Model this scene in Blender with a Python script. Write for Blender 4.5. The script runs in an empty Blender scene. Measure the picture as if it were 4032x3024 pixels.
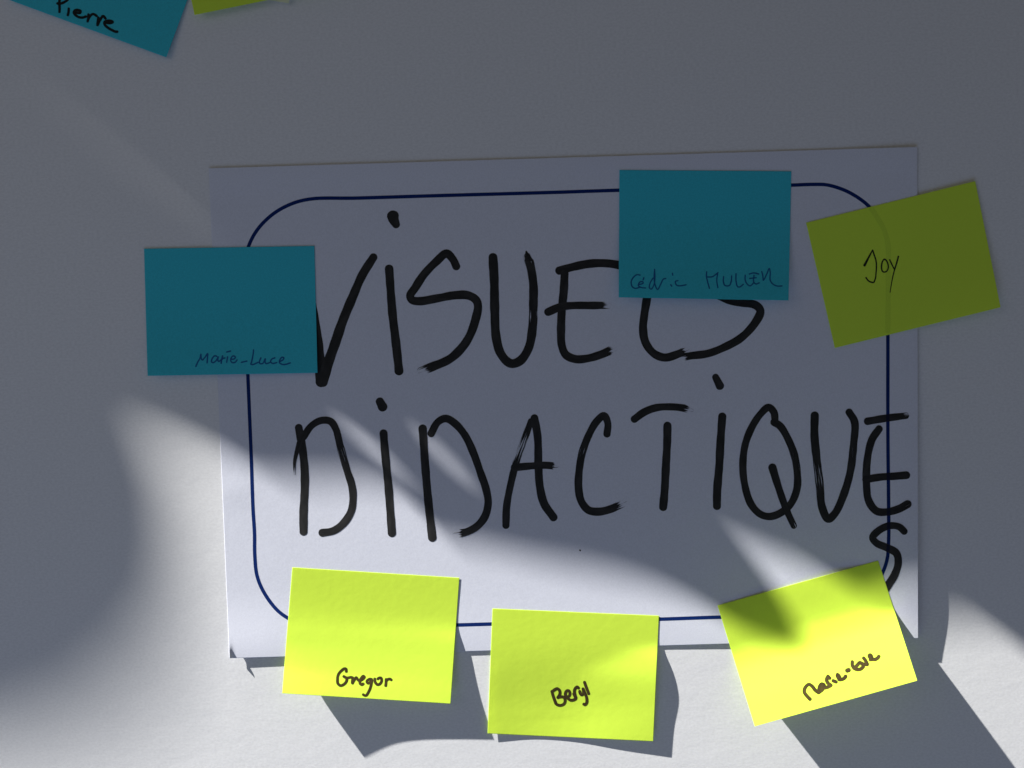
import bpy, bmesh, math, random
from mathutils import Vector, Matrix
from mathutils.geometry import tessellate_polygon

sc = bpy.context.scene
C = sc.collection
random.seed(7)

# ------------------------------------------------------------------ camera
# metres; the wall is the plane y = 0 seen from -y, origin behind the middle of the sign
CAM_LOC = Vector((-0.02535649, -0.34069953, 0.02956980))
CAM_ROT = Matrix(((0.9995797469, 0.0285575385, -0.0049796125),
                  (-0.0065987647, 0.0568869561, -0.9983588185),
                  (-0.0282273954, 0.9979721145, 0.0570514937)))
F, CX, CY = 3136.0, 2016.0, 1512.0
cam = bpy.data.cameras.new('camera')
cam.sensor_fit = 'HORIZONTAL'; cam.sensor_width = 36.0; cam.lens = F / 4032 * 36.0
cam.clip_start = 0.005; cam.clip_end = 100
cam_o = bpy.data.objects.new('camera', cam)
cam_o.matrix_world = Matrix.Translation(CAM_LOC) @ CAM_ROT.to_4x4()
C.objects.link(cam_o); sc.camera = cam_o

# ------------------------------------------------------------------ light
SUN_INC, SUN_ANG, SUN_DIST = math.radians(79.0), math.radians(46.5), 25.0
TO_SUN = Vector((-math.sin(SUN_INC) * math.cos(SUN_ANG), -math.cos(SUN_INC), math.sin(SUN_INC) * math.sin(SUN_ANG)))
world = bpy.data.worlds.new('World'); sc.world = world; world.use_nodes = True
bg = world.node_tree.nodes['Background']
bg.inputs['Color'].default_value = (0.071, 0.069, 0.066, 1); bg.inputs['Strength'].default_value = 1.0

lamp = bpy.data.lights.new('sunlight_lamp', 'SPOT')
lamp.energy = 94000; lamp.color = (1.0, 0.985, 0.965); lamp.spot_size = math.radians(9); lamp.spot_blend = 0.1
lamp.shadow_soft_size = 0.125
lamp_o = bpy.data.objects.new('sunlight_lamp', lamp); C.objects.link(lamp_o)
LAMP_LOC = TO_SUN * SUN_DIST
lamp_o.location = LAMP_LOC
lamp_o.rotation_euler = (-TO_SUN).to_track_quat('-Z', 'Y').to_euler()

fill = bpy.data.lights.new('cool_fill', 'AREA')       # added cool fill lamp, low and in front
fill.shape = 'RECTANGLE'; fill.size = 0.9; fill.size_y = 0.7; fill.energy = 2.45; fill.color = (0.38, 0.56, 1.0)
fill_o = bpy.data.objects.new('cool_fill', fill); C.objects.link(fill_o)
fill_o.location = (-0.22, -0.70, -0.90)
fill_o.rotation_euler = (Vector((0.02, 0, -0.05)) - Vector(fill_o.location)).to_track_quat('-Z', 'Y').to_euler()

side = bpy.data.lights.new('room_bounce', 'AREA')            # neutral light off the room, from the upper left
side.shape = 'RECTANGLE'; side.size = 0.5; side.size_y = 0.5; side.energy = 0.32; side.color = (1.0, 0.98, 0.95)
side_o = bpy.data.objects.new('room_bounce', side); C.objects.link(side_o)
side_o.location = (-0.62, -0.66, 0.22)
side_o.rotation_euler = (Vector((0.0, 0, -0.02)) - Vector(side_o.location)).to_track_quat('-Z', 'Y').to_euler()

sc.render.engine = 'CYCLES'
sc.cycles.use_denoising = True
sc.cycles.max_bounces = 8; sc.cycles.diffuse_bounces = 5; sc.cycles.transparent_max_bounces = 16
sc.view_settings.view_transform = 'Standard'; sc.view_settings.look = 'None'
sc.view_settings.exposure = 0.0; sc.view_settings.gamma = 1.0


# ------------------------------------------------------------------ geometry helpers
def at(u, v, h=0.0):
    """the point at height h (m) off the wall that the photograph shows at pixel (u, v)"""
    d = CAM_ROT @ Vector(((u - CX) / F, -(v - CY) / F, -1.0))
    t = (-h - CAM_LOC.y) / d.y
    return CAM_LOC + d * t


def smooth(a, b, x):
    t = min(1.0, max(0.0, (x - a) / (b - a)))
    return t * t * (3 - 2 * t)


def interp(tab, x):
    """monotone piecewise curve through (x, y) pairs with eased joints"""
    if x <= tab[0][0]: return tab[0][1]
    for (x0, y0), (x1, y1) in zip(tab, tab[1:]):
        if x <= x1:
            return y0 + (y1 - y0) * (x - x0) / (x1 - x0)
    return tab[-1][1]


def hermite(xs, ys, x):
    """smooth cubic through the samples"""
    n = len(xs)
    x = min(max(x, xs[0]), xs[-1])
    i = 0
    while i < n - 2 and x > xs[i + 1]: i += 1
    def slope(k):
        if k == 0: return (ys[1] - ys[0]) / (xs[1] - xs[0])
        if k == n - 1: return (ys[-1] - ys[-2]) / (xs[-1] - xs[-2])
        return (ys[k + 1] - ys[k - 1]) / (xs[k + 1] - xs[k - 1])
    w = xs[i + 1] - xs[i]; t = (x - xs[i]) / w
    m0, m1 = slope(i) * w, slope(i + 1) * w
    return ((2*t**3 - 3*t*t + 1) * ys[i] + (t**3 - 2*t*t + t) * m0 + (-2*t**3 + 3*t*t) * ys[i+1] + (t**3 - t*t) * m1)


class Quad:
    """a paper's outline: corners TL TR BR BL in photograph pixels and its (s, t) coordinates"""
    def __init__(self, TL, TR, BR, BL):
        self.c = TL, TR, BR, BL

    def px(self, s, t):
        TL, TR, BR, BL = self.c
        return tuple((TL[k] * (1-s) + TR[k] * s) * (1-t) + (BL[k] * (1-s) + BR[k] * s) * t for k in (0, 1))

    def st(self, u, v):
        s = t = 0.5
        TL, TR, BR, BL = self.c
        for _ in range(6):
            x, y = self.px(s, t)
            dsx = (TR[0]-TL[0])*(1-t) + (BR[0]-BL[0])*t; dsy = (TR[1]-TL[1])*(1-t) + (BR[1]-BL[1])*t
            dtx = (BL[0]-TL[0])*(1-s) + (BR[0]-TR[0])*s; dty = (BL[1]-TL[1])*(1-s) + (BR[1]-TR[1])*s
            det = dsx * dty - dsy * dtx
            ex, ey = u - x, v - y
            s += (ex * dty - ey * dtx) / det; t += (dsx * ey - dsy * ex) / det
        return s, t


def link(name, me, mat, parent=None, smooth_shade=True):
    me.materials.append(mat)
    if smooth_shade:
        for p in me.polygons: p.use_smooth = True
    o = bpy.data.objects.new(name, me); C.objects.link(o)
    if parent is not None: o.parent = parent
    return o


def thing(name, label, cat, loc, group=None):
    o = bpy.data.objects.new(name, None); C.objects.link(o)
    o.empty_display_size = 0.01
    o.location = loc; o['label'] = label; o['category'] = cat
    if group: o['group'] = group
    return o


def paper_mesh(name, quad, hfun, S, T, origin, thick=0.00010, chamfer=2.2):
    """a thin closed sheet with chamfered cut edges; S, T: inner grid coordinates 0..1"""
    wpx = math.dist(quad.c[0], quad.c[1]); hpx = math.dist(quad.c[0], quad.c[3])
    cs, ct = chamfer / wpx, chamfer / hpx
    S = [0.0] + [cs + (1 - 2*cs) * s for s in S] + [1.0]
    T = [0.0] + [ct + (1 - 2*ct) * t for t in T] + [1.0]
    ns, nt = len(S), len(T)
    verts, faces, uvs = [], [], []
    for j, t in enumerate(T):
        for i, s in enumerate(S):
            u, v = quad.px(s, t); h = hfun(u, v)
            if i in (0, ns-1) or j in (0, nt-1): h -= thick * 0.9
            verts.append(at(u, v, h) - origin)
    for j, t in enumerate(T):
        for i, s in enumerate(S):
            u, v = quad.px(s, t); h = hfun(u, v) - thick
            verts.append(at(u, v, h) - origin)
    N = ns * nt
    for j in range(nt-1):
        for i in range(ns-1):
            a = j*ns + i
            faces.append((a, a+ns, a+ns+1, a+1))
            faces.append((N+a, N+a+1, N+a+ns+1, N+a+ns))
    for i in range(ns-1):
        a, b = i, (nt-1)*ns + i
        faces.append((a, a+1, N+a+1, N+a)); faces.append((b+1, b, N+b, N+b+1))
    for j in range(nt-1):
        a, b = j*ns, j*ns + ns-1
        faces.append((a+ns, a, N+a, N+a+ns)); faces.append((b, b+ns, N+b+ns, N+b))
    me = bpy.data.meshes.new(name); me.from_pydata(verts, [], faces); me.update()
    # crisp cut edges: the chamfer does not blend into the face
    def ring(v):
        if v >= N: return -1
        i, j = v % ns, v // ns
        return min(i, j, ns - 1 - i, nt - 1 - j)
    for e in me.edges:
        a, b = ring(e.vertices[0]), ring(e.vertices[1])
        if (a == 1 and b == 1) or a == 0 or b == 0: e.use_edge_sharp = True
    return me


def frange(n): return [i / (n - 1) for i in range(n)]


def catmull(pts, step):
    if len(pts) == 2:
        P = [pts[0], pts[1]]
        d = math.dist(P[0], P[1]); n = max(2, int(d / step) + 1)
        return [(P[0][0] + (P[1][0]-P[0][0]) * k / (n-1), P[0][1] + (P[1][1]-P[0][1]) * k / (n-1)) for k in range(n)]
    closed = math.dist(pts[0], pts[-1]) < 1e-6
    out = []
    n = len(pts)
    for i in range(n - 1):
        p1, p2 = pts[i], pts[i+1]
        p0 = pts[i-1] if i > 0 else (pts[-2] if closed else (2*p1[0]-p2[0], 2*p1[1]-p2[1]))
        p3 = pts[i+2] if i + 2 < n else (pts[1] if closed else (2*p2[0]-p1[0], 2*p2[1]-p1[1]))
        # centripetal parametrisation keeps tight bends from overshooting
        t0 = 0; t1 = t0 + math.sqrt(max(1e-6, math.dist(p0, p1))); t2 = t1 + math.sqrt(max(1e-6, math.dist(p1, p2))); t3 = t2 + math.sqrt(max(1e-6, math.dist(p2, p3)))
        m = max(2, int(math.dist(p1, p2) / step) + 1)
        for k in range(m):
            t = t1 + (t2 - t1) * k / m
            q = []
            for c in (0, 1):
                A1 = (t1-t)/(t1-t0)*p0[c] + (t-t0)/(t1-t0)*p1[c]
                A2 = (t2-t)/(t2-t1)*p1[c] + (t-t1)/(t2-t1)*p2[c]
                A3 = (t3-t)/(t3-t2)*p2[c] + (t-t2)/(t3-t2)*p3[c]
                B1 = (t2-t)/(t2-t0)*A1 + (t-t0)/(t2-t0)*A2
                B2 = (t3-t)/(t3-t1)*A2 + (t-t1)/(t3-t1)*A3
                q.append((t2-t)/(t2-t1)*B1 + (t-t1)/(t2-t1)*B2)
            out.append(tuple(q))
    out.append(pts[-1])
    return out


_stroke_id = [0]


def ink_mesh(name, strokes, hfun, origin, lift=0.00004, step=5.0, wobble=0.03, gain=1.0):
    """strokes: dicts(p=points in px, w=width or (w0, w1), dry=[(a, b, amount)], flat=bool). One ribbon each, with round ends."""
    verts, faces, uv, dry = [], [], [], []
    for st in strokes:
        _stroke_id[0] += 1; sid = _stroke_id[0]
        P = catmull(st['p'], step)
        L = [0.0]
        for a, b in zip(P, P[1:]): L.append(L[-1] + math.dist(a, b))
        tot = max(L[-1], 1e-6)
        w = st['w']; w0, w1 = (w, w) if not isinstance(w, tuple) else w
        w0 *= gain; w1 *= gain
        drys = st.get('dry', [])
        ph = sid * 1.7
        rows = []
        n = len(P)
        def tangent(i):
            a = P[max(0, i-1)]; b = P[min(n-1, i+1)]
            d = math.dist(a, b) or 1.0
            return (b[0]-a[0]) / d, (b[1]-a[1]) / d
        def width(f, l):
            k = 1 + wobble * (math.sin(l * 0.045 + ph) + 0.6 * math.sin(l * 0.11 + 2*ph))
            return 0.5 * (w0 + (w1 - w0) * f) * k
        tx, ty = tangent(0); r0 = width(0, 0)
        cap = [1.0, 0.92, 0.72, 0.4]
        seq = []
        for c in cap[::1]:
            seq.append((P[0][0] - tx*r0*c*st.get('cap', 0.9), P[0][1] - ty*r0*c*st.get('cap', 0.9), tx, ty, r0 * math.sqrt(max(0.02, 1 - c*c)), 0.0, -r0*c))
        for i in range(n):
            f = L[i] / tot; tx, ty = tangent(i)
            seq.append((P[i][0], P[i][1], tx, ty, width(f, L[i]), f, L[i]))
        tx, ty = tangent(n-1); r1 = width(1, tot)
        for c in cap[::-1]:
            seq.append((P[-1][0] + tx*r1*c*st.get('cap', 0.9), P[-1][1] + ty*r1*c*st.get('cap', 0.9), tx, ty, r1 * math.sqrt(max(0.02, 1 - c*c)), 1.0, tot + r1*c))
        base = len(verts)
        COL = (-1.0, -0.5, 0.0, 0.5, 1.0)
        for q, (x, y, tx, ty, r, f, l) in enumerate(seq):
            z = lift + (sid % 12) * 2.5e-6 + 6e-6 * q / len(seq)
            dv = 0.0
            for a, b, amt in drys:
                if a <= f <= b:
                    e = (f - a) / max(1e-6, b - a)
                    if b >= 1.0: k = smooth(0, 1, e)
                    elif a <= 0.0: k = smooth(0, 1, 1 - e)
                    else: k = math.sin(math.pi * e)
                    dv = max(dv, amt * k)
            for c in COL:
                X, Y = x - ty*r*c, y + tx*r*c
                verts.append(at(X, Y, hfun(X, Y) + z) - origin)
                uv.append((l * 0.01, c + sid * 7.3)); dry.append(dv)
        m = len(COL)
        for q in range(len(seq) - 1):
            for c in range(m - 1):
                a = base + q*m + c
                faces.append((a, a+m, a+m+1, a+1))
    me = bpy.data.meshes.new(name); me.from_pydata(verts, [], faces); me.update()
    # all faces look towards the viewer
    for p in me.polygons:
        if p.normal.y > 0: p.flip()
    ul = me.uv_layers.new(name='UVMap')
    for lo in me.loops: ul.data[lo.index].uv = uv[lo.vertex_index]
    at_ = me.attributes.new('dry', 'FLOAT', 'POINT')
    for i, d in enumerate(dry): at_.data[i].value = d
    return me


# ------------------------------------------------------------------ materials
def new_mat(name):
    m = bpy.data.materials.new(name); m.use_nodes = True
    nt = m.node_tree; nt.nodes.clear()
    out = nt.nodes.new('ShaderNodeOutputMaterial')
    return m, nt, out


def mat_paper(name, col, translucent=0.0, grain=0.4, grain_scale=1600, stretch=(1, 1, 1), mottle=0.03, rough=0.9, spec=0.15, fibre=0.35, wave=0.0, wave_scale=60, tcol=None):
    m, nt, out = new_mat(name); N, K = nt.nodes.new, nt.links.new
    tc = N('ShaderNodeTexCoord')
    mp = N('ShaderNodeMapping'); mp.inputs['Scale'].default_value = stretch; K(tc.outputs['Object'], mp.inputs['Vector'])
    n1 = N('ShaderNodeTexNoise'); n1.inputs['Scale'].default_value = grain_scale; n1.inputs['Detail'].default_value = 3; n1.inputs['Roughness'].default_value = 0.6
    K(mp.outputs[0], n1.inputs['Vector'])
    n2 = N('ShaderNodeTexNoise'); n2.inputs['Scale'].default_value = grain_scale * 0.25; n2.inputs['Detail'].default_value = 2
    K(mp.outputs[0], n2.inputs['Vector'])
    n3 = N('ShaderNodeTexNoise'); n3.inputs['Scale'].default_value = wave_scale; n3.inputs['Detail'].default_value = 1
    K(mp.outputs[0], n3.inputs['Vector'])
    # colour: faint mottling
    rp = N('ShaderNodeMapRange'); rp.inputs['From Min'].default_value = 0.3; rp.inputs['From Max'].default_value = 0.7
    rp.inputs['To Min'].default_value = 1 - mottle; rp.inputs['To Max'].default_value = 1 + mottle
    K(n1.outputs['Fac'], rp.inputs['Value'])
    mx = N('ShaderNodeMix'); mx.data_type = 'RGBA'; mx.blend_type = 'MULTIPLY'; mx.inputs['Factor'].default_value = 1
    mx.inputs['A'].default_value = (*col, 1); K(rp.outputs[0], mx.inputs['B'])
    b1 = N('ShaderNodeBump'); b1.inputs['Strength'].default_value = grain; b1.inputs['Distance'].default_value = 0.00003
    K(n1.outputs['Fac'], b1.inputs['Height'])
    b2 = N('ShaderNodeBump'); b2.inputs['Strength'].default_value = fibre; b2.inputs['Distance'].default_value = 0.00008
    K(n2.outputs['Fac'], b2.inputs['Height']); K(b1.outputs[0], b2.inputs['Normal'])
    b3 = N('ShaderNodeBump'); b3.inputs['Strength'].default_value = wave; b3.inputs['Distance'].default_value = 0.0006
    K(n3.outputs['Fac'], b3.inputs['Height']); K(b2.outputs[0], b3.inputs['Normal'])
    p = N('ShaderNodeBsdfPrincipled'); K(mx.outputs['Result'], p.inputs['Base Color']); p.inputs['Roughness'].default_value = rough
    p.inputs['Specular IOR Level'].default_value = spec; K(b3.outputs[0], p.inputs['Normal'])
    if translucent > 0:
        tr = N('ShaderNodeBsdfTranslucent')
        if tcol: tr.inputs['Color'].default_value = (*tcol, 1)
        else: K(mx.outputs['Result'], tr.inputs['Color'])
        ms = N('ShaderNodeMixShader'); ms.inputs[0].default_value = translucent
        K(p.outputs[0], ms.inputs[1]); K(tr.outputs[0], ms.inputs[2]); K(ms.outputs[0], out.inputs[0])
    else:
        K(p.outputs[0], out.inputs[0])
    return m


def mat_ink(name, col, col_thin, streak=True, rough=0.5, spec=0.15):
    m, nt, out = new_mat(name); N, K = nt.nodes.new, nt.links.new
    uvn = N('ShaderNodeUVMap'); uvn.uv_map = 'UVMap'
    mp = N('ShaderNodeMapping'); mp.inputs['Scale'].default_value = (1.1, 3.2, 1); K(uvn.outputs[0], mp.inputs['Vector'])
    ns = N('ShaderNodeTexNoise'); ns.inputs['Scale'].default_value = 1.0; ns.inputs['Detail'].default_value = 3; K(mp.outputs[0], ns.inputs['Vector'])
    mp2 = N('ShaderNodeMapping'); mp2.inputs['Scale'].default_value = (1.2, 0.6, 1); K(uvn.outputs[0], mp2.inputs['Vector'])
    nl = N('ShaderNodeTexNoise'); nl.inputs['Scale'].default_value = 1.0; nl.inputs['Detail'].default_value = 2; K(mp2.outputs[0], nl.inputs['Vector'])
    thin = N('ShaderNodeMapRange'); thin.inputs['From Min'].default_value = 0.42; thin.inputs['From Max'].default_value = 0.75; K(nl.outputs['Fac'], thin.inputs['Value'])
    mx = N('ShaderNodeMix'); mx.data_type = 'RGBA'; mx.inputs['A'].default_value = (*col, 1); mx.inputs['B'].default_value = (*col_thin, 1)
    K(thin.outputs[0], mx.inputs['Factor'])
    p = N('ShaderNodeBsdfPrincipled'); K(mx.outputs['Result'], p.inputs['Base Color']); p.inputs['Roughness'].default_value = rough
    p.inputs['Specular IOR Level'].default_value = spec
    if streak:
        at_ = N('ShaderNodeAttribute'); at_.attribute_name = 'dry'
        # alpha = clamp((noise - threshold) * gain), threshold rises with dryness
        th = N('ShaderNodeMapRange'); th.inputs['To Min'].default_value = 0.12; th.inputs['To Max'].default_value = 0.66; K(at_.outputs['Fac'], th.inputs['Value'])
        sb = N('ShaderNodeMath'); sb.operation = 'SUBTRACT'; K(ns.outputs['Fac'], sb.inputs[0]); K(th.outputs[0], sb.inputs[1])
        ml = N('ShaderNodeMath'); ml.operation = 'MULTIPLY_ADD'; ml.use_clamp = True; K(sb.outputs[0], ml.inputs[0]); ml.inputs[1].default_value = 7.0; ml.inputs[2].default_value = 0.5
        tp = N('ShaderNodeBsdfTransparent')
        ms = N('ShaderNodeMixShader'); K(ml.outputs[0], ms.inputs[0]); K(tp.outputs[0], ms.inputs[1]); K(p.outputs[0], ms.inputs[2])
        K(ms.outputs[0], out.inputs[0])
    else:
        K(p.outputs[0], out.inputs[0])
    return m


M_WALL = mat_paper('wall_paint', (0.80, 0.80, 0.795), grain=0.45, grain_scale=1000, stretch=(0.75, 1, 1.2), mottle=0.065, fibre=0.55, wave=0.12, wave_scale=70)
M_SHEET = mat_paper('white_office_paper', (0.755, 0.772, 0.85), translucent=0.05, grain=0.35, grain_scale=1500, mottle=0.045, fibre=0.3, wave=0.10, wave_scale=45)
M_YELLOW = mat_paper('fluorescent_yellow_paper', (0.74, 0.99, 0.085), translucent=0.17, tcol=(1.0, 0.95, 0.05), grain=0.4, grain_scale=1500, mottle=0.02, fibre=0.5, wave=0.07, wave_scale=90)
M_YELLOW_THIN = mat_paper('yellow_paper_over_blue_line', (0.66, 0.90, 0.078), translucent=0.16, tcol=(0.8, 0.8, 0.05), mottle=0.05)
M_CYAN = mat_paper('cyan_paper', (0.058, 0.61, 0.73), translucent=0.12, grain=0.25, grain_scale=1500, mottle=0.07, fibre=0.3)
M_PALE = mat_paper('pale_paper', (0.86, 0.88, 0.62), translucent=0.1)
M_BLACK = mat_ink('black_marker_ink', (0.021, 0.021, 0.0205), (0.04, 0.039, 0.038))
M_BLUELINE = mat_ink('printed_blue_ink', (0.003, 0.020, 0.125), (0.004, 0.024, 0.14), streak=False, rough=0.7, spec=0.1)
M_BLUEINK_OVER = mat_ink('blue_under_black_ink', (0.006, 0.009, 0.03), (0.006, 0.009, 0.03), streak=False)
M_PENBLUE = mat_ink('blue_ballpoint_ink', (0.012, 0.11, 0.30), (0.016, 0.14, 0.34), streak=False, rough=0.6)
M_PENGREEN = mat_ink('dark_pen_ink', (0.010, 0.020, 0.008), (0.02, 0.04, 0.012), streak=False, rough=0.6)
M_MARKER = mat_ink('black_felt_ink_sun_gloss', (0.040, 0.028, 0.008), (0.075, 0.055, 0.012), streak=False, rough=0.55)  # black ink with the sun's brownish gloss put into the colour
M_MARKER2 = mat_ink('black_felt_ink', (0.006, 0.010, 0.012), (0.01, 0.015, 0.017), streak=False, rough=0.55)
M_BLOCKER = mat_paper('dark_blocker_face', (0.16, 0.15, 0.14), grain=0.3)  # dark surface of the added, unseen sun blocker

# ------------------------------------------------------------------ the wall
bm = bmesh.new()
bmesh.ops.create_cube(bm, size=1.0)
for v in bm.verts:
    v.co = Vector((v.co.x * 5.0, 0.06 + v.co.y * 0.12, v.co.z * 3.0))
me = bpy.data.meshes.new('wall'); bm.to_mesh(me); bm.free()
wall = link('wall', me, M_WALL, smooth_shade=False); wall['kind'] = 'structure'

# ------------------------------------------------------------------ the sign sheet
SHEET = Quad((822, 662), (3612, 578), (3616, 2513), (903, 2592))


def sheet_h(u, v):
    s, t = SHEET.st(u, v)
    s = min(1, max(0, s)); t = min(1, max(0, t))
    R = smooth(0.84, 1.0, s) ** 1.4
    h = 0.25
    h += R * hermite([0, .3, .5, .7, .87, 1.0], [0.7, 1.0, 1.8, 3.2, 4.3, 3.2], t)
    h += smooth(0.84, 1.0, t) ** 1.6 * interp([(0, 1.2), (.06, 1.1), (.2, .45), (.63, .38), (.75, .6), (1, 0)], s)
    h += 0.6 * smooth(0.07, 0.0, t) * (1 - 0.3 * s)
    h += 1.3 * math.exp(-(s / 0.0035) ** 2 - ((1 - t) / 0.02) ** 2)
    # slight buckles of the paper near the left edge
    h += 0.16 * math.exp(-((s - 0.015) / 0.03) ** 2 - ((t - 0.66) / 0.03) ** 2)
    h += 0.05 * math.sin(s * 7.0 + t * 3.0) * math.sin(math.pi * t)
    return h * 1e-3


sheet_loc = at(2215, 2550, 0.0)
sign = thing('paper_sign', 'white landscape paper sheet with blue rounded border and large black hand lettering', 'sign', sheet_loc)
S = sorted(set([0.002, 0.004, 0.006, 0.009, 0.013, 0.02, 0.03] + [i / 90 for i in range(91)]))
T = sorted(set([0.93 + 0.07 * i / 16 for i in range(17)] + [i / 70 for i in range(71)]))
link('sheet', paper_mesh('sheet', SHEET, sheet_h, S, T, sheet_loc, thick=0.00009, chamfer=1.5), M_SHEET, sign)

BORDER = [(976, 1478), (981, 1600), (989, 1792), (996, 2000), (1002, 2100), (1003, 2184), (1012, 2267), (1040, 2334), (1090, 2401), (1134, 2434),
          (1190, 2459), (1260, 2471), (1400, 2471), (1600, 2467), (1800, 2461), (1934, 2457), (2200, 2449), (2598, 2438), (2835, 2430), (3100, 2424), (3260, 2418),
          (3350, 2396), (3420, 2346), (3472, 2262), (3493, 2202), (3499, 2123), (3499, 2003), (3496, 1701), (3496, 1400), (3496, 1317), (3497, 1150), (3497, 969),
          (3482, 907), (3451, 851), (3420, 811), (3369, 772), (3318, 746), (3256, 728), (3205, 726), (3115, 729), (2800, 738), (2434, 749), (2195, 757),
          (1700, 771), (1400, 780), (1228, 783), (1152, 801), (1076, 842), (1013, 905), (978, 972), (966, 1040), (966, 1200), (971, 1350), (976, 1478)]
border = link('border_line', ink_mesh('border_line', [dict(p=BORDER, w=14)], sheet_h, sheet_loc, lift=0.00002, step=12, wobble=0.0), M_BLUELINE, sign)

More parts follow.
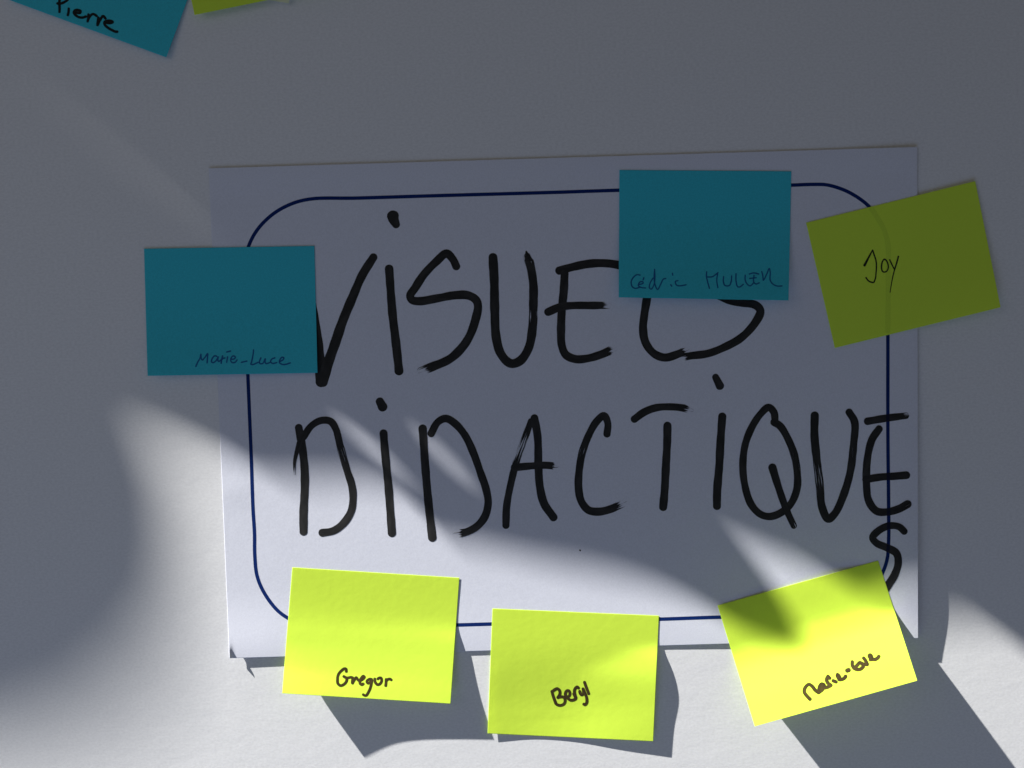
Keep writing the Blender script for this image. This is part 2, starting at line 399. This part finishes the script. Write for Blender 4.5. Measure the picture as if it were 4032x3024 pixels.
END = lambda a, amt=1.0: (a, 1.0, amt)
W = 34
LETTERS = [
    ('V', [dict(p=[(1212, 1120), (1243, 1287), (1259, 1420), (1264, 1505)], w=(30, 40)),
           dict(p=[(1471, 1012), (1426, 1084), (1390, 1166), (1349, 1265), (1318, 1356), (1288, 1441), (1270, 1505)], w=(31, 40))], None),
    ('I', [dict(p=[(1532, 1057), (1537, 1129), (1546, 1242), (1557, 1333), (1568, 1432), (1571, 1462)], w=(31, 33))],
          [dict(p=[(1547, 850), (1549, 862), (1560, 885)], w=(47, 31))]),
    ('S', [dict(p=[(1797, 1050), (1783, 1021), (1758, 998), (1720, 1028), (1670, 1080), (1634, 1134), (1615, 1164), (1622, 1181), (1652, 1186), (1720, 1175),
                   (1788, 1163), (1842, 1163), (1874, 1181), (1882, 1206), (1874, 1252), (1851, 1319), (1819, 1369), (1770, 1414), (1697, 1446), (1658, 1462)], w=(30, 33), dry=[END(.93)])], None),
    ('U', [dict(p=[(1941, 1012), (1946, 1107), (1948, 1220), (1953, 1324), (1969, 1387), (1996, 1423), (2018, 1432), (2050, 1419), (2082, 1369), (2097, 1288),
                   (2100, 1197), (2100, 1120), (2088, 1044), (2077, 1010)], w=(34, 32), dry=[(.66, .82, .4), END(.95, .8)]),
           dict(p=[(2080, 1022), (2072, 990)], w=(26, 6))], None),
    ('E', [dict(p=[(2201, 1066), (2260, 1050), (2325, 1038), (2391, 1037), (2450, 1046)], w=31),
           dict(p=[(2223, 1077), (2220, 1142), (2212, 1224), (2209, 1305), (2212, 1360), (2228, 1397), (2266, 1414), (2315, 1411), (2369, 1395), (2418, 1373)], w=(31, 30), dry=[END(.92)]),
           dict(p=[(2157, 1229), (2206, 1209), (2260, 1203), (2325, 1203), (2396, 1202)], w=(30, 27), dry=[END(.82)])], None),
    ('L', [dict(p=[(2566, 1040), (2548, 1170), (2537, 1240), (2532, 1294), (2542, 1349), (2575, 1392), (2618, 1408), (2667, 1395), (2706, 1378)], w=(31, 30), dry=[END(.93)])], None),
    ('S', [dict(p=[(2800, 1150), (2879, 1183), (2922, 1191), (2976, 1202), (2994, 1224), (2976, 1267), (2922, 1327), (2857, 1365), (2787, 1392), (2727, 1400), (2684, 1407)], w=(33, 28), dry=[END(.93)])], None),
    ('D', [dict(p=[(1176, 1683), (1187, 1743), (1198, 1830), (1200, 1911), (1195, 2020), (1195, 2095)], w=(30, 31)),
           dict(p=[(1180, 1740), (1167, 1785), (1160, 1820), (1160, 1868)], w=(20, 8), dry=[END(.5, .9)]),
           dict(p=[(1195, 1721), (1225, 1678), (1263, 1656), (1301, 1659), (1322, 1689), (1339, 1754), (1366, 1851), (1385, 1911), (1390, 1960), (1382, 2014), (1350, 2063),
                   (1312, 2090), (1268, 2098)], w=(26, 29), dry=[(.35, .5, .6), END(.94, .45)])], None),
    ('I', [dict(p=[(1510, 1705), (1518, 1803), (1529, 1911), (1537, 2020), (1543, 2100)], w=(30, 30))],
          [dict(p=[(1495, 1580), (1507, 1603)], w=(34, 37))]),
    ('D', [dict(p=[(1664, 1686), (1672, 1803), (1683, 1938), (1694, 2047), (1702, 2118)], w=(30, 31)),
           dict(p=[(1697, 1708), (1724, 1662), (1756, 1648), (1794, 1670), (1832, 1716), (1865, 1786), (1892, 1862), (1914, 1927), (1922, 1982), (1908, 2036), (1876, 2074),
                   (1832, 2096), (1796, 2101)], w=(28, 29), dry=[END(.93)])], None),
    ('A', [dict(p=[(2091, 1658), (2060, 1743), (2033, 1819), (2011, 1906), (1995, 1993), (1992, 2070)], w=(24, 28), dry=[(.04, .5, .78)]),
           dict(p=[(2104, 1645), (2117, 1721), (2120, 1830), (2125, 1911), (2142, 1982), (2180, 2038)], w=(29, 31)),
           dict(p=[(2025, 1841), (2077, 1836), (2142, 1832), (2188, 1835)], w=(28, 26), dry=[END(.85)])], None),
    ('C', [dict(p=[(2390, 1710), (2393, 1665), (2378, 1637), (2349, 1660), (2316, 1718), (2292, 1786), (2280, 1858), (2278, 1921), (2289, 1974), (2316, 2008), (2354, 2015),
                   (2403, 2005), (2455, 1981)], w=(27, 30), dry=[(.3, .5, .5), END(.93)])], None),
    ('T', [dict(p=[(2497, 1651), (2538, 1622), (2586, 1605), (2644, 1602), (2692, 1607), (2720, 1615)], w=(29, 26), dry=[END(.8, .9)]),
           dict(p=[(2628, 1675), (2627, 1738), (2622, 1834), (2617, 1930), (2611, 1998)], w=(30, 30))], None),
    ('I', [dict(p=[(2844, 1639), (2837, 1738), (2832, 1834), (2824, 1930), (2823, 1994)], w=(30, 31))],
          [dict(p=[(2817, 1484), (2835, 1520)], w=(27, 35))]),
    ('Q', [dict(p=[(3052, 1668), (3047, 1623), (3026, 1604), (2993, 1632), (2957, 1689), (2933, 1756), (2925, 1834), (2933, 1912), (2957, 1985), (2993, 2024), (3029, 2034),
                   (3071, 2021), (3113, 1985), (3138, 1924), (3139, 1858), (3126, 1786), (3095, 1713), (3071, 1677), (3047, 1662)], w=(27, 28), dry=[(.74, .92, .5)]),
           dict(p=[(3041, 1840), (3065, 1918), (3095, 2003), (3126, 2071)], w=(30, 24), dry=[END(.9, .5)])], None),
    ('U', [dict(p=[(3208, 1635), (3207, 1713), (3216, 1810), (3228, 1912), (3237, 1997), (3261, 2043), (3288, 2021), (3324, 1942), (3349, 1852), (3361, 1750), (3365, 1662), (3343, 1622)],
                w=(31, 28), dry=[(.14, .42, .55), (.74, .92, .45)])], None),
    ('E', [dict(p=[(3415, 1659), (3493, 1646), (3568, 1637)], w=(29, 25), dry=[END(.85, .6)]),
           dict(p=[(3462, 1688), (3433, 1732), (3415, 1810), (3412, 1912), (3421, 1973), (3451, 2012), (3493, 2016), (3541, 2003), (3575, 1984)], w=(28, 29), dry=[END(.93, .5)]),
           dict(p=[(3409, 1888), (3463, 1879), (3523, 1875), (3570, 1871)], w=(28, 28))], None),
    ('S', [dict(p=[(3561, 2093), (3541, 2075), (3505, 2070), (3463, 2087), (3436, 2117), (3451, 2138), (3493, 2157), (3529, 2178), (3537, 2214), (3523, 2262), (3493, 2310), (3470, 2345)],
                w=(26, 30))], None),
]
for ch, strokes, dots in LETTERS:
    o = link('letter', ink_mesh('letter', strokes, sheet_h, sheet_loc, lift=0.00005, gain=1.06), M_BLACK, sign)
    o['label'] = 'black marker letter ' + ch
    if dots:
        link('letter_dot', ink_mesh('letter_dot', dots, sheet_h, sheet_loc, lift=0.00005), M_BLACK, o)
link('ink_speck', ink_mesh('ink_speck', [dict(p=[(2283, 2166), (2285, 2168)], w=6)], sheet_h, sheet_loc, lift=0.00005, step=2), M_BLACK, sign)
# the border shows as a darker blue where it crosses the last two letters
over = [dict(p=[(3496, 1632), (3496, 1660)], w=13, cap=0.1), dict(p=[(3498, 1862), (3498, 1890)], w=13, cap=0.1), dict(p=[(3499, 2002), (3499, 2030)], w=13, cap=0.1),
        dict(p=[(3499, 2057), (3499, 2084)], w=13, cap=0.1), dict(p=[(3498, 2146), (3496, 2172)], w=13, cap=0.1)]
for st in over:
    link('line_under_ink', ink_mesh('line_under_ink', [st], sheet_h, sheet_loc, lift=0.0001, step=6, wobble=0), M_BLUEINK_OVER, border)


# ------------------------------------------------------------------ sticky notes
def in_sheet(u, v):
    s, t = SHEET.st(u, v)
    return 0 <= s <= 1 and 0 <= t <= 1


def lattice(ss, tt, rows):
    def f(s, t):
        return hermite(tt, [hermite(ss, r, s) for r in rows], t)
    return f


def zoomed(ox, oy, k, strokes, w):
    """pen strokes traced on an enlarged crop -> photograph pixels"""
    out = []
    for st in strokes:
        ww = w
        if isinstance(st, tuple): st, ww = st
        out.append(dict(p=[(ox + x * k, oy + y * k) for x, y in st], w=ww))
    return out


def note(quad, prof, mat, label, group, writing=None, ink=None, under=0.08, bold=1.1):
    def h(u, v):
        s, t = quad.st(u, v)
        s = min(1.02, max(-0.02, s)); t = min(1.02, max(-0.02, t))
        k = prof(s, t) * 1e-3
        ss, st_ = SHEET.st(u, v)
        out_ = max(0.0, -ss * 1.43, (ss - 1) * 1.43, -st_, st_ - 1)
        if out_ < 0.14:
            b = (sheet_h(u, v) + under * 1e-3 + 0.0001) * (1 - smooth(0.0, 0.14, out_))
            # soft maximum: the note rests on the sheet where it is stuck
            e = 0.0003
            d = k - b
            k = b + 0.5 * (d + math.sqrt(d * d + e * e)) if d > -4 * e else b + 0.00001
        return k
    mid = quad.px(0.5, 0.1)
    loc = at(*mid, 0.0)
    root = thing('sticky_note', label, 'sticky note', loc, group)
    link('note_paper', paper_mesh('note_paper', quad, h, frange(45), frange(37), loc, thick=0.00007, chamfer=1.3), mat, root)
    if writing:
        link('handwriting', ink_mesh('handwriting', writing, h, loc, lift=0.00004, step=1.6, wobble=0.025, gain=bold), ink, root)
    return root, h, loc


G_CY, G_YE = 'cyan sticky notes', 'yellow-green sticky notes'

# cyan note over the sheet's left edge
note(Quad((567, 979), (1238, 968), (1250, 1468), (581, 1480)),
     lattice([0, .5, 1], [0, .4, .7, 1], [[.6, .6, .6], [.6, .6, .7], [1.8, 1.3, 1.2], [4.2, 3.0, 2.2]]), M_CYAN,
     'cyan sticky note overlapping the left edge of the sign sheet, name in blue pen', G_CY,
     zoomed(750, 1350, .1899, [
         [(110, 490), (150, 400), (195, 320), (215, 235)], [(215, 235), (225, 330), (245, 355), (300, 300), (355, 225), (350, 320), (345, 415)],
         [(545, 280), (500, 270), (450, 330), (435, 390), (470, 410), (530, 370), (575, 290), (565, 350), (585, 385), (640, 345)],
         [(665, 270), (645, 350), (635, 425)], [(640, 360), (680, 320), (715, 315)], [(770, 290), (760, 350), (750, 405)], [(750, 190), (830, 170)],
         [(840, 340), (900, 335), (930, 300), (890, 270), (845, 310), (835, 370), (870, 410), (930, 400), (965, 355)], [(1055, 405), (1170, 378)],
         [(1308, 145), (1295, 260), (1265, 400), (1252, 440), (1290, 450), (1400, 405)],
         [(1460, 310), (1430, 390), (1440, 430), (1500, 425), (1550, 330), (1545, 400), (1570, 430), (1640, 410)],
         [(1750, 310), (1690, 335), (1660, 390), (1700, 425), (1790, 410)],
         [(1850, 390), (1920, 350), (1935, 310), (1895, 300), (1850, 360), (1845, 410), (1900, 445), (1980, 445), (2070, 415)]], 6.0), M_PENBLUE, bold=0.95)

# cyan note over the top border
note(Quad((2439, 669), (3116, 674), (3105, 1183), (2436, 1171)),
     lattice([0, .5, 1], [0, .4, .7, 1], [[.7, .7, .7], [.8, .8, .9], [2.6, 2.8, 3.0], [5.6, 6.4, 7.2]]), M_CYAN,
     'cyan sticky note on the top border of the sign sheet, two-word name in blue pen', G_CY,
     zoomed(2470, 1040, .2893, [
         [(175, 150), (130, 145), (75, 190), (52, 250), (70, 310), (110, 330), (170, 315)], [(150, 280), (215, 260), (210, 240), (170, 245), (150, 290), (180, 315), (250, 325)],
         [(215, 215), (225, 185)], [(350, 190), (310, 260), (300, 320), (325, 340), (360, 290), (375, 200), (372, 70)],
         [(372, 70), (365, 180), (375, 270), (412, 345), (455, 270), (490, 205), (525, 195)], [(590, 280), (605, 300)], [(615, 125), (618, 150)],
         [(690, 225), (655, 235), (665, 280), (700, 295), (800, 282)], [(1080, 105), (1078, 170), (1095, 250), (1118, 330)], [(1078, 175), (1160, 170), (1235, 115)],
         [(1230, 120), (1218, 220), (1232, 320)], [(1310, 170), (1308, 240), (1330, 290), (1390, 290), (1415, 230), (1420, 160)],
         [(1480, 130), (1480, 230), (1500, 305), (1530, 310), (1580, 275)], [(1605, 150), (1605, 220), (1640, 280), (1675, 295), (1720, 255)],
         [(1725, 150), (1720, 240), (1750, 270), (1795, 255)], [(1660, 135), (1720, 120), (1790, 135)], [(1665, 195), (1755, 185)],
         [(1830, 100), (1845, 160), (1852, 220), (1900, 130), (1932, 60), (1945, 110), (1945, 220), (1980, 270), (2040, 298), (2105, 297)]], 5.4), M_PENBLUE, bold=0.95)

# yellow-green note in the shade at the sheet's right edge
shaded, shaded_h, shaded_loc = note(Quad((3174, 877), (3840, 713), (3940, 1210), (3287, 1370)),
     lattice([0, .55, 1], [0, .5, 1], [[.4, 1.0, 1.4], [.4, 1.4, 2.4], [.8, 2.8, 5.2]]), M_YELLOW,
     'shaded yellow-green sticky note tilted over the right edge of the sign sheet, thin three-letter name', G_YE,
     zoomed(3380, 960, .1266, [([(190, 670), (300, 460), (440, 195)], (9.5, 4)), [(440, 195), (490, 340), (545, 520), (560, 700), (550, 900), (525, 1090), (470, 1200), (390, 1190), (300, 1140), (235, 1050)],
         [(810, 480), (750, 550), (720, 700), (740, 840), (800, 880), (880, 850), (930, 740), (910, 600), (850, 500), (810, 480)],
         [(975, 500), (1040, 640), (1105, 770)], ([(1245, 390), (1190, 600), (1110, 860), (1050, 1120), (1010, 1350), (985, 1510)], (6, 3))], 5.2), M_PENGREEN)

link('border_showing_through', ink_mesh('border_showing_through', [dict(p=[(3432, 822), (3451, 851), (3482, 907), (3497, 969), (3498, 1060), (3498, 1150), (3496, 1240), (3496, 1304)], w=20)],
     shaded_h, shaded_loc, lift=0.00002, step=8, wobble=0.04), M_YELLOW_THIN, shaded)

# the three sunlit notes along the sheet's lower edge
note(Quad((1151, 2234), (1809, 2275), (1774, 2771), (1111, 2730)),
     lattice([0, .3, .5, .75, 1], [0, .3, .4, .5, .65, .8, .9, 1],
             [[.3]*5, [.4, .4, .4, .4, .4], [.75, .75, .75, .85, .95], [1.4, 1.35, 1.4, 1.55, 1.9], [2.4, 2.3, 2.3, 2.4, 2.7], [4.3, 3.7, 3.5, 3.5, 3.6], [6.6, 5.2, 4.8, 4.5, 4.4], [9.2, 6.9, 6.0, 5.5, 5.2]]), M_YELLOW,
     'sunlit yellow note at lower left of the sheet, its bottom left corner curling up', G_YE,
     zoomed(1300, 2600, .1266, [
         [(500, 350), (490, 270), (440, 260), (340, 330), (250, 450), (225, 600), (240, 720), (320, 785), (420, 750), (500, 660), (510, 570), (420, 500)],
         [(420, 500), (520, 545), (650, 525), (700, 540)], [(700, 560), (690, 640), (690, 710)], [(690, 710), (740, 620), (810, 535), (850, 590), (900, 640)],
         [(900, 640), (1000, 590), (1060, 520), (1030, 490), (960, 560), (925, 640), (930, 720), (980, 755), (1025, 730)],
         [(1290, 590), (1220, 585), (1140, 650), (1170, 710), (1240, 690), (1290, 610), (1280, 720), (1250, 850), (1190, 990), (1120, 1090), (1070, 1090), (1025, 1065)],
         [(1385, 575), (1400, 680), (1470, 755), (1550, 730), (1600, 640), (1580, 550), (1520, 550), (1480, 580)],
         [(1740, 590), (1735, 700), (1725, 790)], [(1740, 640), (1800, 590), (1870, 585), (1900, 610)]], 10.0), M_MARKER)

note(Quad((1939, 2396), (2595, 2424), (2572, 2919), (1920, 2888)),
     lattice([0, .26, .5, .75, 1], [0, .2, .35, .5, .75, 1],
             [[.3]*5, [.3, .3, .3, .35, .6], [.5, .35, .4, .9, 2.3], [.8, .35, .5, 1.5, 3.0], [.8, .2, .3, 1.25, 2.6], [1.35, .65, .8, 1.75, 2.45]]), M_YELLOW,
     'sunlit yellow note hanging lowest, between the other two bright ones on the lower edge', G_YE,
     zoomed(2140, 2660, .09946, [
         [(330, 620), (370, 780), (430, 950), (490, 1110)], [(340, 640), (440, 560), (540, 520), (620, 570), (650, 690), (620, 790), (560, 870)],
         [(560, 870), (700, 840), (800, 860), (850, 950), (840, 1070), (770, 1150), (650, 1180), (540, 1150), (480, 1100)],
         [(870, 880), (960, 850), (1030, 780), (1040, 680), (1000, 600), (930, 600), (870, 680), (870, 780), (940, 880), (1060, 970), (1170, 970), (1270, 920)],
         [(1190, 720), (1230, 800), (1275, 900)], [(1280, 880), (1240, 760), (1220, 600), (1270, 490), (1340, 450), (1380, 490)],
         [(1430, 620), (1450, 700), (1500, 760), (1570, 720), (1580, 640), (1560, 520)], [(1560, 520), (1620, 660), (1690, 830), (1715, 960), (1705, 1080), (1640, 1150), (1590, 1130)],
         [(1620, 260), (1690, 460), (1790, 720)]], 10.6), M_MARKER)

note(Quad((2825, 2384), (3458, 2207), (3612, 2680), (2972, 2860)),
     lattice([0, .5, 1], [0, .3, .4, .5, .6, .8, 1],
             [[.6, 1.2, 2.2], [.8, 1.5, 2.5], [1.3, 2.4, 3.6], [2.6, 4.0, 5.8], [5.0, 6.7, 8.9], [10.6, 12.4, 14.8], [15.6, 17.4, 19.8]]), M_YELLOW,
     'tilted bright yellow note at the lower right corner of the sheet, wedge-shaped shadow across it', G_YE,
     zoomed(3140, 2550, .16275, [
         [(305, 1250), (220, 1160), (165, 1070), (185, 970), (270, 890), (350, 930), (430, 1030), (510, 1090)],
         [(510, 1090), (560, 1050), (640, 960), (640, 900), (580, 880), (530, 960), (530, 1050), (590, 1030), (640, 960), (660, 970), (740, 950), (810, 910)],
         [(590, 910), (570, 1000)], [(740, 690), (705, 770), (730, 850), (810, 910)], [(740, 700), (780, 740)], ([(860, 800), (935, 830)], 9.5),
         ([(975, 670), (1000, 740)], (13, 12)), [(965, 650), (1015, 710), (1005, 770), (1080, 765), (1140, 730), (1165, 690)], ([(1200, 555), (1240, 540)], 12),
         [(1325, 340), (1325, 420), (1370, 500), (1450, 530), (1540, 510), (1590, 450), (1560, 390), (1500, 360)], [(1490, 370), (1440, 430), (1390, 480)],
         [(1510, 360), (1600, 400), (1690, 410)], [(1600, 250), (1650, 320), (1690, 400)],
         ([(1755, 195), (1785, 260)], (15, 14)), [(1760, 290), (1820, 285), (1880, 285), (1940, 250), (1970, 210)]], 9.6), M_MARKER, bold=1.5)

# notes cut by the top edge of the picture
note(Quad((191, -476), (827, -244), (655, 226), (26, -4)),
     lattice([0, .5, 1], [0, .5, 1], [[.5, .5, .5], [.7, .7, .8], [2.0, 1.8, 2.2]]), M_CYAN,
     'cyan sticky note cut off by the top edge, name in black marker', G_CY,
     zoomed(200, 0, .1356, [
         [(255, -90), (250, 100), (255, 240), (252, 350)], [(300, -80), (430, -70), (495, -20), (440, 30), (360, 75), (270, 105), (190, 100)],
         [(520, 250), (515, 350), (495, 440)], [(740, 370), (850, 370), (860, 320), (770, 290), (690, 310), (670, 370), (720, 440), (820, 500), (920, 510), (1020, 480)],
         [(1095, 420), (1090, 520), (1070, 620)], [(1080, 580), (1140, 470), (1210, 410), (1270, 420), (1330, 465)], [(1380, 510), (1365, 630), (1355, 730)],
         [(1360, 710), (1430, 580), (1510, 470), (1550, 490), (1590, 540)],
         [(1600, 660), (1740, 670), (1800, 640), (1760, 610), (1660, 600), (1560, 640), (1570, 720), (1680, 820), (1790, 880), (1880, 920), (1930, 920)]], 9.4), M_MARKER2)
note(Quad((659, -429), (1315, -563), (1422, -75), (766, 59)),
     lattice([0, .5, 1], [0, .5, 1], [[.9, .9, .9], [1.4, 1.4, 1.4], [3.5, 3.2, 3.2]]), M_YELLOW,
     'yellow-green sticky note cut off by the top edge, beside the cyan one', G_YE)
note(Quad((583, -583), (1232, -477), (1137, 13), (486, -93)),
     lattice([0, .5, 1], [0, .5, 1], [[.2, .2, .2], [.25, .25, .4], [.3, .5, 2.2]]), M_PALE,
     'pale paper corner just peeking out at the top edge, right of the green note', None)

# ------------------------------------------------------------------ added light blocker, cut to shape sun and shade; above and left of the picture
def to_blocker(u, v, D):
    """where the sunbeam that reaches the wall at (u, v) passes the curtain's plane"""
    w = at(u, v, 0.0)
    d = (LAMP_LOC - w).normalized()
    k = (D - w.dot(TO_SUN)) / d.dot(TO_SUN)
    return w + d * k


SHADE_OUTLINE = [(-2500, 3150), (-600, 3030), (0, 2975), (245, 2925), (450, 2840), (620, 2670), (690, 2450), (705, 2281), (695, 2085), (660, 1930), (640, 1830), (685, 1740), (760, 1735), (860, 1770), (990, 1830),  # blocker outline, set by where sun and shade should meet on the wall
       (1080, 1890), (1175, 1905), (1300, 1897), (1398, 1900), (1507, 1908), (1588, 1946), (1650, 1995), (1700, 2050), (1730, 2120), (1790, 2143), (1914, 2165), (2077, 2205),
       (2239, 2240), (2400, 2268), (2547, 2303), (2687, 2352), (2820, 2420), (2995, 2535), (3146, 2607), (3240, 2640), (3215, 2560), (3160, 2465), (3108, 2383), (3045, 2300),
       (2985, 2215), (2935, 2140), (3010, 2168), (3110, 2210), (3225, 2255), (3400, 2370), (3540, 2440), (3650, 2455), (3754, 2447), (3890, 2455), (4020, 2550), (4400, 2830), (5200, 3250), (7000, 3250), (7000, -3500), (-2500, -3500)]
SLITS = [[(1385, 1712), (1415, 1710), (1505, 1772), (1572, 1836), (1598, 1868), (1555, 1848), (1480, 1798), (1412, 1752)],
         [(1702, 1746), (1738, 1758), (1782, 1800), (1812, 1860), (1800, 1872), (1756, 1838), (1726, 1808), (1706, 1780)],
         [(260, 470), (560, 690), (830, 890), (828.7, 891.8), (558.7, 691.8), (258.7, 471.8)]]
DEPTH = [(0, 1.8), (600, 1.6), (760, 1.0), (1000, 0.8), (1300, 0.72), (2600, 0.68), (4000, 0.62)]
flat_polys = [[to_blocker(u, v, 0.7) for u, v in poly] for poly in [SHADE_OUTLINE] + SLITS]
tris = tessellate_polygon(flat_polys)
polys = [[to_blocker(u, v, interp(DEPTH, u)) for u, v in poly] for poly in [SHADE_OUTLINE] + SLITS]
flat = [p for poly in polys for p in poly]
cl = sum(flat, Vector()) / len(flat)
sun_blocker = thing('sun_blocker', 'unseen dark sheet added to shade the wall, cut to shape the sun patches', 'sun_blocker', cl)
n = len(flat); off = TO_SUN * 0.0015
verts = [p - cl for p in flat] + [p - cl + off for p in flat]
faces = [tuple(t) for t in tris] + [tuple(n + i for i in reversed(t)) for t in tris]
k = 0
for poly in polys:
    m = len(poly)
    for i in range(m):
        a, b = k + i, k + (i + 1) % m
        faces.append((a, b, n + b, n + a))
    k += m
me = bpy.data.meshes.new('blocker_sheet'); me.from_pydata(verts, [], faces); me.update()
link('blocker_sheet', me, M_BLOCKER, sun_blocker, smooth_shade=False)
